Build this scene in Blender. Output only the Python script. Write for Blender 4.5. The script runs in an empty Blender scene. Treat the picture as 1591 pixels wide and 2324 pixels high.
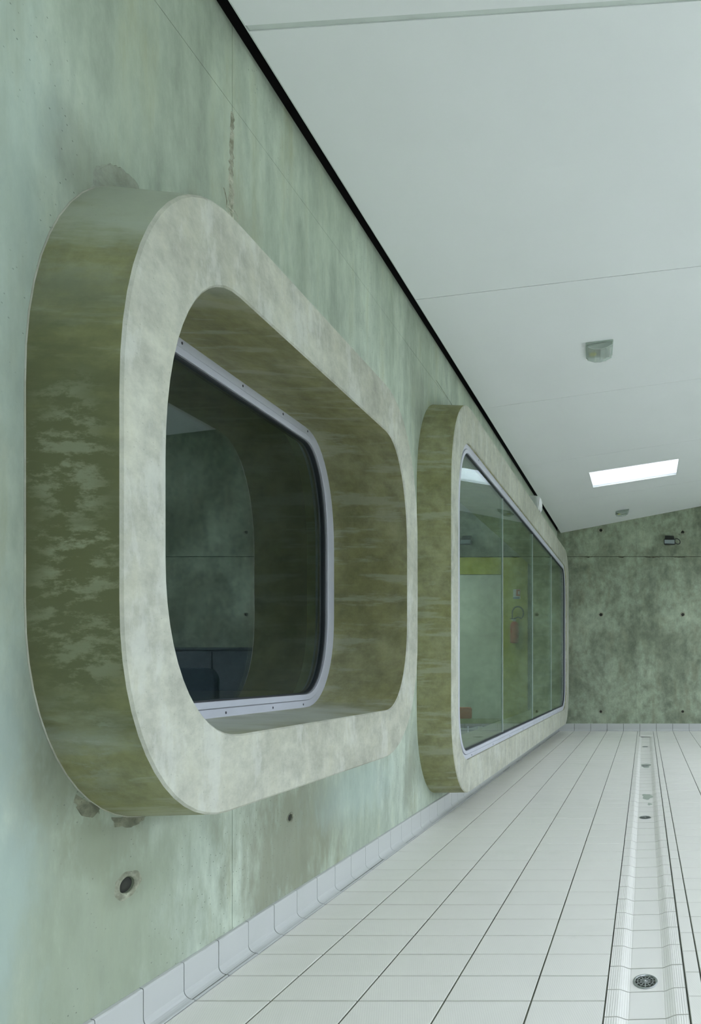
import bpy, bmesh, math, random
from mathutils import Vector, Matrix

random.seed(7)
S = bpy.context.scene
COL = S.collection

# ------------------------------------------------------------------ camera
H = 0.9587                       # eye height above the tiles
F, XV, YV = 1213.0, 1464.0, 1516.0   # focal length and vanishing point, pixels of the 1591x2324 frame
cd = bpy.data.cameras.new('camera')
cd.sensor_fit = 'VERTICAL'
cd.sensor_height = 100.0
cd.lens = F / 2324.0 * 100.0
cd.shift_x = (795.5 - XV) / 2324.0
cd.shift_y = (YV - 1162.0) / 2324.0
cd.clip_start = 0.02
cam = bpy.data.objects.new('camera', cd)
COL.objects.link(cam)
cam.location = (0, 0, H)
cam.rotation_euler = (math.pi / 2, 0, 0)
S.camera = cam

# ------------------------------------------------------------------ world, light, exposure
w = bpy.data.worlds.new('overcast_sky')
S.world = w
w.use_nodes = True
bg = w.node_tree.nodes['Background']
bg.inputs['Color'].default_value = (0.89, 0.90, 1.10, 1)
bg.inputs['Strength'].default_value = 4.0
vs = S.view_settings
vs.view_transform = 'Standard'
vs.look = 'None'
vs.gamma = 1.0
vs.use_curve_mapping = False
vs.exposure = 1.25
S.cycles.adaptive_threshold = 0.12
S.cycles.adaptive_min_samples = 20
S.cycles.max_bounces = 8
S.cycles.diffuse_bounces = 4
S.cycles.glossy_bounces = 3
S.cycles.caustics_reflective = False
S.cycles.caustics_refractive = False


def portal(loc, rot, sx, sy):
    l = bpy.data.lights.new('sky_portal', 'AREA')
    l.shape = 'RECTANGLE'
    l.size, l.size_y = sx, sy
    l.cycles.is_portal = True
    o = bpy.data.objects.new('sky_portal', l)
    COL.objects.link(o)
    o.location = loc
    o.rotation_euler = rot
    return o


# ------------------------------------------------------------------ helpers
def mesh_of(name, verts, faces, mats=None, fmat=None, smooth=False):
    me = bpy.data.meshes.new(name)
    me.from_pydata([tuple(v) for v in verts], [], faces)
    for m in (mats or []):
        me.materials.append(m)
    if fmat:
        me.polygons.foreach_set('material_index', fmat)
    if smooth:
        me.polygons.foreach_set('use_smooth', [True] * len(me.polygons))
    me.update()
    return me


def obj(name, me, parent=None):
    o = bpy.data.objects.new(name, me)
    COL.objects.link(o)
    if parent is not None:
        o.parent = parent
    return o


def mk(name, verts, faces, mat, parent=None, smooth=False):
    return obj(name, mesh_of(name, verts, faces, [mat] if mat else None, None, smooth), parent)


def tag(o, label, cat, kind=None, group=None):
    o['label'] = label
    o['category'] = cat
    if kind:
        o['kind'] = kind
    if group:
        o['group'] = group
    return o


def empty(name, loc=(0, 0, 0)):
    o = bpy.data.objects.new(name, None)
    COL.objects.link(o)
    o.location = loc
    o.empty_display_size = 0.05
    return o


def fix_normals(me):
    bm = bmesh.new()
    bm.from_mesh(me)
    bmesh.ops.recalc_face_normals(bm, faces=bm.faces)
    bm.to_mesh(me)
    bm.free()


BOXF = [(0, 3, 2, 1), (4, 5, 6, 7), (0, 1, 5, 4), (1, 2, 6, 5), (2, 3, 7, 6), (3, 0, 4, 7)]


def boxv(x0, x1, y0, y1, z0, z1):
    return [(x0, y0, z0), (x1, y0, z0), (x1, y1, z0), (x0, y1, z0), (x0, y0, z1), (x1, y0, z1), (x1, y1, z1), (x0, y1, z1)]


def box(name, x0, x1, y0, y1, z0, z1, mat, parent=None, bevel=0.0, seg=2):
    o = mk(name, boxv(x0, x1, y0, y1, z0, z1), BOXF, mat, parent)
    if bevel:
        bm = bmesh.new()
        bm.from_mesh(o.data)
        bmesh.ops.bevel(bm, geom=list(bm.edges), offset=bevel, segments=seg, profile=0.5, affect='EDGES')
        bm.to_mesh(o.data)
        bm.free()
    return o


def tube(name, pts, r, mat, parent=None, n=8, closed=False):
    pts = [Vector(p) for p in pts]
    k = len(pts)
    verts, faces = [], []
    up = Vector((0.013, 0.021, 1)).normalized()
    prev = None
    for i in range(k):
        if closed:
            d = (pts[(i + 1) % k] - pts[i - 1]).normalized()
        else:
            d = (pts[min(i + 1, k - 1)] - pts[max(i - 1, 0)]).normalized()
        a = prev if prev is not None else (up if abs(d.dot(up)) < 0.95 else Vector((1, 0, 0)))
        u = (a - d * a.dot(d)).normalized()
        v = d.cross(u)
        prev = u
        for j in range(n):
            t = 2 * math.pi * j / n
            verts.append(pts[i] + (u * math.cos(t) + v * math.sin(t)) * r)
    for i in range(k if closed else k - 1):
        for j in range(n):
            a, b = i * n + j, i * n + (j + 1) % n
            c, d2 = ((i + 1) % k) * n + (j + 1) % n, ((i + 1) % k) * n + j
            faces.append((a, b, c, d2))
    if not closed:
        faces.append(tuple(range(n - 1, -1, -1)))
        faces.append(tuple((k - 1) * n + j for j in range(n)))
    return mk(name, verts, faces, mat, parent, smooth=True)


def lathe(name, prof, n, mat, parent=None, smooth=True):
    """profile [(r, z)] round the z axis"""
    verts, faces = [], []
    for r, z in prof:
        for j in range(n):
            t = 2 * math.pi * j / n
            verts.append((r * math.cos(t), r * math.sin(t), z))
    for i in range(len(prof) - 1):
        for j in range(n):
            faces.append((i * n + j, i * n + (j + 1) % n, (i + 1) * n + (j + 1) % n, (i + 1) * n + j))
    faces.append(tuple(range(n - 1, -1, -1)))
    faces.append(tuple((len(prof) - 1) * n + j for j in range(n)))
    return mk(name, verts, faces, mat, parent, smooth)


def grid_slab(name, sc, tc, holes, fmap, mat, parent=None):
    """slab cut on a grid of s and t, cells in holes left out; fmap(s, t, side) -> point, side 0/1"""
    ns, nt = len(sc), len(tc)
    verts = []
    for side in (0, 1):
        for i in range(ns):
            for j in range(nt):
                verts.append(fmap(sc[i], tc[j], side))
    idx = lambda i, j, k: k * ns * nt + i * nt + j
    solid = {(i, j) for i in range(ns - 1) for j in range(nt - 1)} - set(holes)
    faces = []
    for (i, j) in solid:
        faces.append((idx(i, j, 0), idx(i, j + 1, 0), idx(i + 1, j + 1, 0), idx(i + 1, j, 0)))
        faces.append((idx(i, j, 1), idx(i + 1, j, 1), idx(i + 1, j + 1, 1), idx(i, j + 1, 1)))
        for (di, dj, a, b) in ((-1, 0, (i, j), (i, j + 1)), (1, 0, (i + 1, j), (i + 1, j + 1)),
                               (0, -1, (i, j), (i + 1, j)), (0, 1, (i, j + 1), (i + 1, j + 1))):
            if (i + di, j + dj) not in solid:
                faces.append((idx(*a, 0), idx(*b, 0), idx(*b, 1), idx(*a, 1)))
    o = mk(name, verts, faces, mat, parent)
    bm = bmesh.new()
    bm.from_mesh(o.data)
    bmesh.ops.delete(bm, geom=[v for v in bm.verts if not v.link_faces], context='VERTS')
    bmesh.ops.recalc_face_normals(bm, faces=bm.faces)
    bm.to_mesh(o.data)
    bm.free()
    return o


def boolean_cut(o, cutters):
    for c in cutters:
        m = o.modifiers.new('cut', 'BOOLEAN')
        m.operation = 'DIFFERENCE'
        m.solver = 'EXACT'
        m.object = c
    bpy.context.view_layer.update()
    dg = bpy.context.evaluated_depsgraph_get()
    me = bpy.data.meshes.new_from_object(o.evaluated_get(dg))
    o.modifiers.clear()
    o.data = me
    return o


# ------------------------------------------------------------------ materials
def lin(r, g, b):
    f = lambda c: ((c / 255 + 0.055) / 1.055) ** 2.4 if c > 10 else c / 255 / 12.92
    return (f(r), f(g), f(b), 1)


class NT:
    def __init__(self, name):
        self.m = bpy.data.materials.new(name)
        self.m.use_nodes = True
        self.t = self.m.node_tree
        self.t.nodes.clear()
        self.out = self.t.nodes.new('ShaderNodeOutputMaterial')

    def n(self, kind, **kw):
        nd = self.t.nodes.new(kind)
        for k, v in kw.items():
            setattr(nd, k, v)
        return nd

    def l(self, a, b):
        self.t.links.new(a, b)

    def setv(self, nd, key, val):
        if hasattr(val, 'is_linked') or isinstance(val, bpy.types.NodeSocket):
            self.l(val, nd.inputs[key])
        else:
            nd.inputs[key].default_value = val

    def pos(self, scale=(1, 1, 1), off=(0, 0, 0)):
        g = self.n('ShaderNodeNewGeometry')
        mp = self.n('ShaderNodeMapping')
        mp.inputs['Scale'].default_value = scale
        mp.inputs['Location'].default_value = off
        self.l(g.outputs['Position'], mp.inputs['Vector'])
        return mp.outputs['Vector']

    def noise(self, vec, scale, detail=4, rough=0.55, dist=0.0):
        nd = self.n('ShaderNodeTexNoise')
        self.l(vec, nd.inputs['Vector'])
        nd.inputs['Scale'].default_value = scale
        nd.inputs['Detail'].default_value = detail
        nd.inputs['Roughness'].default_value = rough
        nd.inputs['Distortion'].default_value = dist
        return nd.outputs['Fac']

    def ramp(self, fac, a, b, lo=0.0, hi=1.0):
        nd = self.n('ShaderNodeMapRange', interpolation_type='SMOOTHSTEP')
        self.l(fac, nd.inputs['Value'])
        nd.inputs['From Min'].default_value = a
        nd.inputs['From Max'].default_value = b
        nd.inputs['To Min'].default_value = lo
        nd.inputs['To Max'].default_value = hi
        return nd.outputs['Result']

    def math(self, op, a, b=0.0, c=None):
        nd = self.n('ShaderNodeMath', operation=op)
        self.setv(nd, 0, a)
        self.setv(nd, 1, b)
        if c is not None:
            self.setv(nd, 2, c)
        return nd.outputs[0]

    def mix(self, fac, a, b, mode='MIX'):
        nd = self.n('ShaderNodeMix', data_type='RGBA', blend_type=mode)
        self.setv(nd, 0, fac)
        self.setv(nd, 6, a)
        self.setv(nd, 7, b)
        return nd.outputs[2]

    def bump(self, height, strength, dist):
        nd = self.n('ShaderNodeBump')
        nd.inputs['Strength'].default_value = strength
        nd.inputs['Distance'].default_value = dist
        self.l(height, nd.inputs['Height'])
        return nd.outputs['Normal']

    def bsdf(self, color, rough=0.5, metal=0.0, normal=None, spec=0.5, **kw):
        p = self.n('ShaderNodeBsdfPrincipled')
        self.setv(p, 'Base Color', color)
        self.setv(p, 'Roughness', rough)
        p.inputs['Metallic'].default_value = metal
        p.inputs['Specular IOR Level'].default_value = spec
        if normal is not None:
            self.l(normal, p.inputs['Normal'])
        for k, v in kw.items():
            p.inputs[k].default_value = v
        self.l(p.outputs[0], self.out.inputs[0])
        return self.m


def plain(name, col, rough=0.5, metal=0.0, spec=0.5, vary=0.06, scale=8.0):
    t = NT(name)
    nz = t.noise(t.pos(), scale, 2)
    c = t.mix(t.ramp(nz, 0.3, 0.7), tuple(x * (1 - vary) for x in col[:3]) + (1,), tuple(min(1, x * (1 + vary)) for x in col[:3]) + (1,))
    return t.bsdf(c, rough, metal, spec=spec)


def concrete(name, light, dark, stain, streak=(5, 5, 0.6), blotch=1.3, stain_amt=0.5, pits=0.5, rough=0.75, pale=None, pale_amt=0.0, seedoff=(0, 0, 0), pit_scale=62.0, bump=0.25, extra=None, spec=0.35, grit=0.14, grit_scale=17.0, cloud=0.6, aniso=(1, 1, 1), streak_amt=0.09):
    t = NT(name)
    p0 = t.pos((1, 1, 1), seedoff)
    p = t.pos(aniso, seedoff)
    n1 = t.noise(p, blotch, 7, cloud, 0.35)
    n2 = t.noise(t.pos(streak, seedoff), 1.0, 4.5, 0.62)
    n3 = t.noise(p, grit_scale, 6, 0.72)
    n4 = t.noise(p, blotch * 3.7, 5, 0.65)
    c = t.mix(t.ramp(n1, 0.36, 0.66), dark, light)
    f = t.math('MULTIPLY', t.ramp(n2, 0.46, 0.74), t.ramp(n4, 0.34, 0.66))
    c = t.mix(t.math('MULTIPLY', f, stain_amt), c, stain)
    f2 = t.ramp(n4, 0.30, 0.72, -0.14, 0.14)
    g = t.n('ShaderNodeHueSaturation')
    t.l(c, g.inputs['Color'])
    t.l(t.math('ADD', t.math('ADD', f2, 1.0), t.math('ADD', t.ramp(n2, 0.3, 0.7, -streak_amt, streak_amt), t.ramp(n3, 0.25, 0.75, -grit, grit))), g.inputs['Value'])
    c = g.outputs[0]
    if pale is not None:
        n5 = t.noise(t.pos(tuple(0.5 + 0.5 * s for s in streak), (3, 7, 5)), 1.6, 6, 0.68)
        c = t.mix(t.math('MULTIPLY', t.ramp(n5, 0.51, 0.62), pale_amt), c, pale)
    if extra:
        c = extra(t, c, p, n4)
    vo = t.n('ShaderNodeTexVoronoi')
    t.l(p0, vo.inputs['Vector'])
    vo.inputs['Scale'].default_value = pit_scale
    hole = t.math('MULTIPLY', t.ramp(vo.outputs['Distance'], 0.06, 0.13, 1.0, 0.0), t.ramp(n1, 0.47, 0.55))
    c = t.mix(t.math('MULTIPLY', hole, pits), c, tuple(x * 0.35 for x in dark[:3]) + (1,))
    h = t.math('SUBTRACT', t.math('ADD', t.math('MULTIPLY', n3, 0.35), n4), t.math('MULTIPLY', hole, 1.2))
    return t.bsdf(c, t.ramp(n4, 0.2, 0.8, rough - 0.1, rough + 0.08), 0.0, t.bump(h, bump, 0.004), spec)


def spot(t, nz, centre, radii, jag, lo=0.55, hi=1.0):
    """soft irregular mark of its own shape: 1 inside an ellipse, 0 outside, edge broken by noise"""
    g = t.n('ShaderNodeNewGeometry')
    sub = t.n('ShaderNodeVectorMath', operation='SUBTRACT')
    t.l(g.outputs['Position'], sub.inputs[0])
    sub.inputs[1].default_value = centre
    dv = t.n('ShaderNodeVectorMath', operation='DIVIDE')
    t.l(sub.outputs[0], dv.inputs[0])
    dv.inputs[1].default_value = radii
    ln = t.n('ShaderNodeVectorMath', operation='LENGTH')
    t.l(dv.outputs[0], ln.inputs[0])
    d = t.math('ADD', ln.outputs['Value'], t.math('MULTIPLY', t.math('SUBTRACT', nz, 0.5), 1.9))
    return t.ramp(d, lo, hi, 1.0, 0.0)


def wall_marks(t, c, p, n4):
    nz = t.noise(p, 8.0, 5, 0.68)
    # brown water marks under and beside the first surround, and green-brown runs low on the wall
    for cen, rad, jag, amt, col in (
            ((-1.34, 1.20, 0.72), (0.5, 0.14, 0.22), 9, 0.55, (0.13, 0.135, 0.075, 1)),
            ((-1.34, 1.33, 0.52), (0.5, 0.14, 0.09), 14, 0.6, (0.12, 0.12, 0.07, 1)),
            ((-1.34, 2.02, 0.30), (0.5, 0.40, 0.45), 6, 0.75, (0.20, 0.21, 0.14, 1)),
            ((-1.34, 1.3845, H - 0.562), (0.5, 0.062, 0.066), 6, 0.6, (0.22, 0.235, 0.175, 1)),
            ((-1.34, 1.28, 2.16), (0.5, 0.13, 0.13), 7, 0.4, (0.17, 0.19, 0.14, 1)),
            ((-1.34, 1.60, 2.25), (0.5, 0.05, 0.16), 8, 0.4, (0.20, 0.20, 0.13, 1)),
            ((-1.34, 1.78, 2.42), (0.5, 0.12, 0.20), 6, 0.35, (0.23, 0.23, 0.16, 1)),
            ((-1.34, 1.30, 0.30), (0.5, 0.42, 0.46), 8, 0.7, (0.27, 0.315, 0.22, 1)),  # brown mottling, with shade painted in to tone down the low near wall
            ((-1.34, 3.05, 0.35), (0.5, 0.10, 0.30), 8, 0.5, (0.15, 0.16, 0.11, 1)),
            ((-1.34, 3.16, 2.55), (0.5, 0.12, 0.35), 8, 0.4, (0.18, 0.20, 0.15, 1))):
        c = t.mix(t.math('MULTIPLY', spot(t, nz, cen, rad, jag, 0.3, 1.15), amt), c, col)
    # a bluish lime bloom
    for cen, rad, jag, amt in (((-1.34, 1.05, 0.55), (0.5, 0.16, 0.6), 5, 0.5), ((-1.34, 1.12, 2.0), (0.5, 0.1, 0.8), 4, 0.35), ((-1.34, 2.5, 0.4), (0.5, 0.4, 0.16), 4, 0.35)):
        c = t.mix(t.math('MULTIPLY', spot(t, nz, cen, rad, jag, 0.3, 1.15), amt), c, (0.40, 0.52, 0.48, 1))
    return c


def side_marks_and_shade(t, c, p, n4):
    # shoulder: dusty film plus painted top light; lower side: olive patches plus painted shade
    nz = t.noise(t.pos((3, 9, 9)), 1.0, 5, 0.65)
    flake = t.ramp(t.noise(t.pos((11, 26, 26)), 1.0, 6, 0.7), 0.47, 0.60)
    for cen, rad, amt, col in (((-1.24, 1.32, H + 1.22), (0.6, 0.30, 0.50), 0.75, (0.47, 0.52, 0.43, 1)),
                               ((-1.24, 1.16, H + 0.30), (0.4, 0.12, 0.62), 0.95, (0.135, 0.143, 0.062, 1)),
                               ((-1.24, 1.16, H + 0.42), (0.12, 0.2, 0.22), 0.42, (0.47, 0.50, 0.36, 1)),
                               ((-1.22, 1.16, H + 0.12), (0.12, 0.2, 0.26), 0.38, (0.45, 0.48, 0.33, 1)),
                               ((-1.28, 1.25, H - 0.20), (0.10, 0.2, 0.14), 0.4, (0.46, 0.50, 0.42, 1)),
                               ((-1.3, 1.9, H - 0.17), (0.3, 0.9, 0.05), 0.7, (0.52, 0.57, 0.50, 1))):
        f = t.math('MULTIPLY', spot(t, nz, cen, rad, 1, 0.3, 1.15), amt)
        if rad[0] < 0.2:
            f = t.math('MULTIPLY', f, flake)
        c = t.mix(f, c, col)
    return c


M = {}
M['wall'] = concrete('green_grey_concrete', (0.47, 0.545, 0.44, 1), (0.37, 0.435, 0.335, 1), (0.27, 0.285, 0.175, 1), streak=(4, 15, 1.1), stain_amt=0.8, pits=0.75, grit=0.12, grit_scale=13.0, aniso=(1, 1.6, 0.5), streak_amt=0.10, extra=wall_marks)
M['wall_back'] = concrete('dark_mottled_concrete', (0.38, 0.45, 0.325, 1), (0.20, 0.235, 0.16, 1), (0.15, 0.155, 0.10, 1), streak=(6, 4, 0.8), blotch=1.3, stain_amt=0.8, pits=0.5, rough=0.8, bump=0.35, grit=0.27, grit_scale=11.0, cloud=0.70, aniso=(1, 1, 0.75), streak_amt=0.14)
M['face'] = concrete('pale_trowelled_concrete', (0.455, 0.47, 0.375, 1), (0.375, 0.385, 0.30, 1), (0.30, 0.30, 0.205, 1), streak=(9, 16, 4.0), blotch=2.6, stain_amt=0.55, pits=0.25, rough=0.52, pale=(0.57, 0.60, 0.53, 1), pale_amt=0.40, grit=0.12, grit_scale=30.0, bump=0.12, spec=0.5)
M['side'] = concrete('olive_formed_concrete', (0.36, 0.365, 0.205, 1), (0.26, 0.26, 0.115, 1), (0.19, 0.185, 0.075, 1), streak=(1.6, 17, 17), blotch=2.4, stain_amt=0.8, pits=0.2, rough=0.5, grit=0.20, grit_scale=14.0, cloud=0.68, pale=(0.44, 0.46, 0.33, 1), pale_amt=0.55, bump=0.1, spec=0.5, extra=side_marks_and_shade)
M['patch'] = concrete('grey_repair_mortar', (0.36, 0.40, 0.32, 1), (0.28, 0.31, 0.235, 1), (0.22, 0.22, 0.15, 1), blotch=6, pits=0.6, bump=0.5, pit_scale=80)
M['crack'] = concrete('flaking_cement', (0.50, 0.52, 0.40, 1), (0.24, 0.25, 0.175, 1), (0.14, 0.14, 0.09, 1), streak=(20, 20, 20), blotch=22, pits=0.9, bump=1.0, pit_scale=120)
M['holerim'] = concrete('tie_hole_mortar', (0.40, 0.42, 0.31, 1), (0.22, 0.235, 0.165, 1), (0.16, 0.16, 0.10, 1), blotch=30, pits=0.8, bump=0.7, pit_scale=120)
M['scar'] = concrete('crumbling_brown_mortar', (0.30, 0.32, 0.22, 1), (0.15, 0.16, 0.105, 1), (0.10, 0.10, 0.06, 1), streak=(20, 20, 20), blotch=20, pits=0.9, bump=0.9, pit_scale=110)
M['crumble'] = concrete('dark_crumbled_concrete', (0.16, 0.17, 0.11, 1), (0.07, 0.08, 0.05, 1), (0.06, 0.06, 0.04, 1), blotch=25, bump=0.8)
M['hole'] = plain('dark_hole', (0.035, 0.038, 0.028, 1), 0.9)
M['inner'] = concrete('dim_inner_concrete', (0.20, 0.24, 0.20, 1), (0.14, 0.165, 0.135, 1), (0.12, 0.12, 0.08, 1), blotch=1.2)
M['void'] = plain('void_shade_black', (0.03, 0.03, 0.026, 1), 0.95)  # near-black colour stands in for the shade in the ceiling gap
M['ceiling'] = plain('white_ceiling_board', (0.85, 0.885, 0.87, 1), 0.42, vary=0.012, scale=1.5, spec=0.35)
M['batten'] = plain('grey_joint_strip', (0.62, 0.68, 0.63, 1), 0.6)
M['alu'] = plain('lilac_grey_lacquered_metal', (0.48, 0.50, 0.535, 1), 0.38, vary=0.03)
M['gasket'] = plain('black_rubber', (0.02, 0.025, 0.028, 1), 0.5)
M['screw'] = plain('dark_steel_screw', (0.08, 0.08, 0.09, 1), 0.4, 0.6)
M['white'] = plain('white_plastic', (0.80, 0.82, 0.80, 1), 0.35, vary=0.02)
M['greybox'] = plain('pale_grey_plastic', (0.50, 0.54, 0.50, 1), 0.4, vary=0.02)
M['black'] = plain('black_lacquer', (0.012, 0.013, 0.014, 1), 0.4)
M['lens'] = plain('grey_lamp_glass', (0.30, 0.36, 0.36, 1), 0.15)
M['steel'] = plain('brushed_steel', (0.42, 0.45, 0.43, 1), 0.35, 0.9)
M['yellow'] = plain('yellow_strip', (0.75, 0.68, 0.12, 1), 0.5)
M['olive'] = plain('olive_yellow_paint', (0.42, 0.44, 0.06, 1), 0.55, vary=0.10, scale=4)
M['darkolive'] = plain('dark_olive_laminate', (0.10, 0.11, 0.03, 1), 0.5)
M['leaf'] = plain('pale_door_paint', (0.55, 0.60, 0.50, 1), 0.5)
M['red'] = plain('dull_red_fabric', (0.50, 0.13, 0.075, 1), 0.8)
M['extred'] = plain('red_lacquer', (0.42, 0.05, 0.025, 1), 0.35)
M['darkblue'] = plain('dark_blue_fabric', (0.030, 0.050, 0.062, 1), 0.8)
M['darkcab'] = plain('charcoal_laminate', (0.028, 0.042, 0.046, 1), 0.6)
M['wood'] = plain('brown_wood', (0.30, 0.19, 0.07, 1), 0.5, vary=0.2, scale=14)
M['paper'] = plain('white_card', (0.62, 0.66, 0.62, 1), 0.6)
M['bluecard'] = plain('blue_grey_card', (0.16, 0.20, 0.30, 1), 0.6)
M['rubber'] = plain('black_hose', (0.03, 0.032, 0.035, 1), 0.5)
M['grout'] = plain('dark_grout', (0.085, 0.095, 0.065, 1), 0.9, vary=0.35, scale=9)
M['ground'] = plain('pale_gravel', (0.36, 0.38, 0.33, 1), 0.9)
M['clearstrip'] = plain('pale_silicone', (0.55, 0.62, 0.58, 1), 0.3)


def tile_mat(name, ribs, base, rough=0.34):
    t = NT(name)
    g = t.n('ShaderNodeNewGeometry')
    p = t.pos()
    rnd = g.outputs['Random Per Island']
    c = t.mix(rnd, tuple(x * 0.965 for x in base) + (1,), tuple(x for x in base) + (1,))
    grime = t.ramp(t.noise(t.pos((1, 1.6, 1)), 2.2, 4, 0.65, 0.4), 0.52, 0.80)
    c = t.mix(t.math('MULTIPLY', grime, 0.20), c, tuple(x * k for x, k in zip(base, (0.74, 0.78, 0.72))) + (1,))
    scuff = t.ramp(t.noise(t.pos((9, 16, 9)), 1.0, 3, 0.6), 0.70, 0.78)
    c = t.mix(t.math('MULTIPLY', scuff, 0.22), c, (0.42, 0.44, 0.41, 1))
    if ribs:
        wv = t.n('ShaderNodeTexWave', wave_type='BANDS', bands_direction='DIAGONAL', wave_profile='SIN')
        t.l(t.pos((1, 0.45, 0)), wv.inputs['Vector'])
        wv.inputs['Scale'].default_value = 95.0
        nr = t.bump(wv.outputs['Fac'], 0.2, 0.0006)
        return t.bsdf(c, t.math('ADD', rough, t.math('MULTIPLY', grime, 0.15)), 0, nr)
    return t.bsdf(c, rough, 0)


M['tile'] = tile_mat('ribbed_white_tile', True, (0.80, 0.80, 0.72), 0.36)
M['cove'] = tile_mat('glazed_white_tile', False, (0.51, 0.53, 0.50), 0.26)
M['channel'] = tile_mat('channel_white_tile', False, (0.81, 0.81, 0.735), 0.33)


def glass_mat(name, tint, boost=1.0):
    t = NT(name)
    lw = t.n('ShaderNodeLayerWeight')
    lw.inputs['Blend'].default_value = 0.5
    fr = t.math('ADD', t.math('MULTIPLY', t.math('POWER', lw.outputs['Facing'], 5.0), 0.95), 0.045 * boost)
    tr = t.n('ShaderNodeBsdfTransparent')
    tr.inputs[0].default_value = tint
    gl = t.n('ShaderNodeBsdfGlossy')
    gl.inputs['Roughness'].default_value = 0.0
    gl.inputs['Color'].default_value = (0.92, 0.97, 0.97, 1)
    mx = t.n('ShaderNodeMixShader')
    t.l(fr, mx.inputs[0])
    t.l(tr.outputs[0], mx.inputs[1])
    t.l(gl.outputs[0], mx.inputs[2])
    t.l(mx.outputs[0], t.out.inputs[0])
    return t.m


M['glass'] = glass_mat('green_tinted_glass', (0.84, 0.93, 0.88, 1), 2.2)
M['glass_dark'] = glass_mat('smoky_glass', (0.66, 0.78, 0.78, 1), 3.4)
M['glass_clear'] = glass_mat('clear_glazing', (0.95, 0.99, 0.97, 1))


def cover_mat():
    t = NT('clear_ribbed_plastic')
    tr = t.n('ShaderNodeBsdfTransparent')
    tr.inputs[0].default_value = (0.90, 0.95, 0.92, 1)
    p = t.n('ShaderNodeBsdfPrincipled')
    p.inputs['Base Color'].default_value = (0.62, 0.68, 0.63, 1)
    p.inputs['Roughness'].default_value = 0.15
    mx = t.n('ShaderNodeMixShader')
    mx.inputs[0].default_value = 0.36
    t.l(tr.outputs[0], mx.inputs[1])
    t.l(p.outputs[0], mx.inputs[2])
    t.l(mx.outputs[0], t.out.inputs[0])
    return t.m


M['cover'] = cover_mat()

# ------------------------------------------------------------------ dimensions of the place
XW = -1.34            # face of the left wall
XF = -1.135           # face of the two projecting surrounds
YB = 8.16             # face of the back wall
CEX = -1.282          # left edge of the ceiling
CS = 0.192            # slope of the ceiling
CM = 0.10             # the ceiling boards run a little askew
ZC0 = 2.060 + H


def zc(x):
    if x <= 1.2:
        return ZC0 + CS * (x - CEX)
    z1 = ZC0 + CS * (1.2 - CEX)
    if x <= 3.3:
        return z1 + 0.54 * (x - 1.2)
    return z1 + 0.54 * 2.1 - 0.12 * (x - 3.3)


XR = 6.2
YN = -5.5


# profile of a surround: rounded window shape in (y, z), corners tl, bl, br, tr with radii (ry, rz)
def profile(y0, y1, z0, z1, tl, bl, br, tr, n=14, ex=2.15):
    pts = []
    def corner(cy, cz, ry, rz, a0):
        for k in range(n + 1):
            a = a0 + math.pi / 2 * k / n
            c, s = math.cos(a), math.sin(a)
            pts.append((cy + ry * math.copysign(abs(c) ** (2 / ex), c), cz + rz * math.copysign(abs(s) ** (2 / ex), s)))
    corner(y1 - tr[0], z1 - tr[1], tr[0], tr[1], 0)
    corner(y0 + tl[0], z1 - tl[1], tl[0], tl[1], math.pi / 2)
    corner(y0 + bl[0], z0 + bl[1], bl[0], bl[1], math.pi)
    corner(y1 - br[0], z0 + br[1], br[0], br[1], 1.5 * math.pi)
    out = [pts[0]]
    for p in pts[1:]:
        if abs(p[0] - out[-1][0]) + abs(p[1] - out[-1][1]) > 1e-6:
            out.append(p)
    return out


def prof_inset(spec, d, dz=None):
    dz = d if dz is None else dz
    y0, y1, z0, z1, *cs = spec
    cs = [(max(0.03, a - d), max(0.03, b - dz)) for a, b in cs]
    return (y0 + d, y1 - d, z0 + dz, z1 - dz, *cs)


# outer and inner specs, heights above the tiles
W1_OUT = (1.159, 2.672, H - 0.392, H + 1.245, (0.33, 0.645), (0.30, 0.54), (0.34, 0.54), (0.335, 0.645))
W1_IN = (1.270, 2.561, H - 0.186, H + 1.042, (0.235, 0.55), (0.235, 0.45), (0.215, 0.42), (0.215, 0.50))
W2_OUT = (3.142, 7.965, H - 0.802, H + 1.690, (0.36, 0.62), (0.33, 0.56), (0.36, 0.60), (0.38, 0.50))
W2_IN = (3.254, 7.735, H - 0.590, H + 1.452, (0.24, 0.46), (0.20, 0.36), (0.28, 0.32), (0.22, 0.40))


def surround(name, spec_o, spec_i, spec_wall, spec_back, xback, parent):
    """solid concrete ring: front face, outer side back into the wall, inner reveal"""
    po, pi_, pw, pb = profile(*spec_o), profile(*spec_i), profile(*spec_wall), profile(*spec_back)
    n = len(po)
    e = 0.005
    po_in = profile(*prof_inset(spec_o, e))
    pi_out = profile(*prof_inset(spec_i, -e))
    rings = [(pb, xback), (pi_, XF - e), (pi_out, XF), (po_in, XF), (po, XF - e), (pw, XW), (pw, xback)]
    verts, faces, fm = [], [], []
    for pr, x in rings:
        verts += [(x, y, z) for y, z in pr]
    mats = [1, 0, 0, 0, 1, 1, 1]
    k = len(rings)
    for i in range(k):
        for j in range(n):
            a, b = i * n + j, i * n + (j + 1) % n
            c, d = ((i + 1) % k) * n + (j + 1) % n, ((i + 1) % k) * n + j
            faces.append((a, b, c, d))
            fm.append(mats[i])
    me = mesh_of(name, verts, faces, [M['face'], M['side']], fm)
    fix_normals(me)
    for p in me.polygons:
        p.use_smooth = True
    me.set_sharp_from_angle(angle=math.radians(32))
    return obj(name, me, parent)


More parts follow.
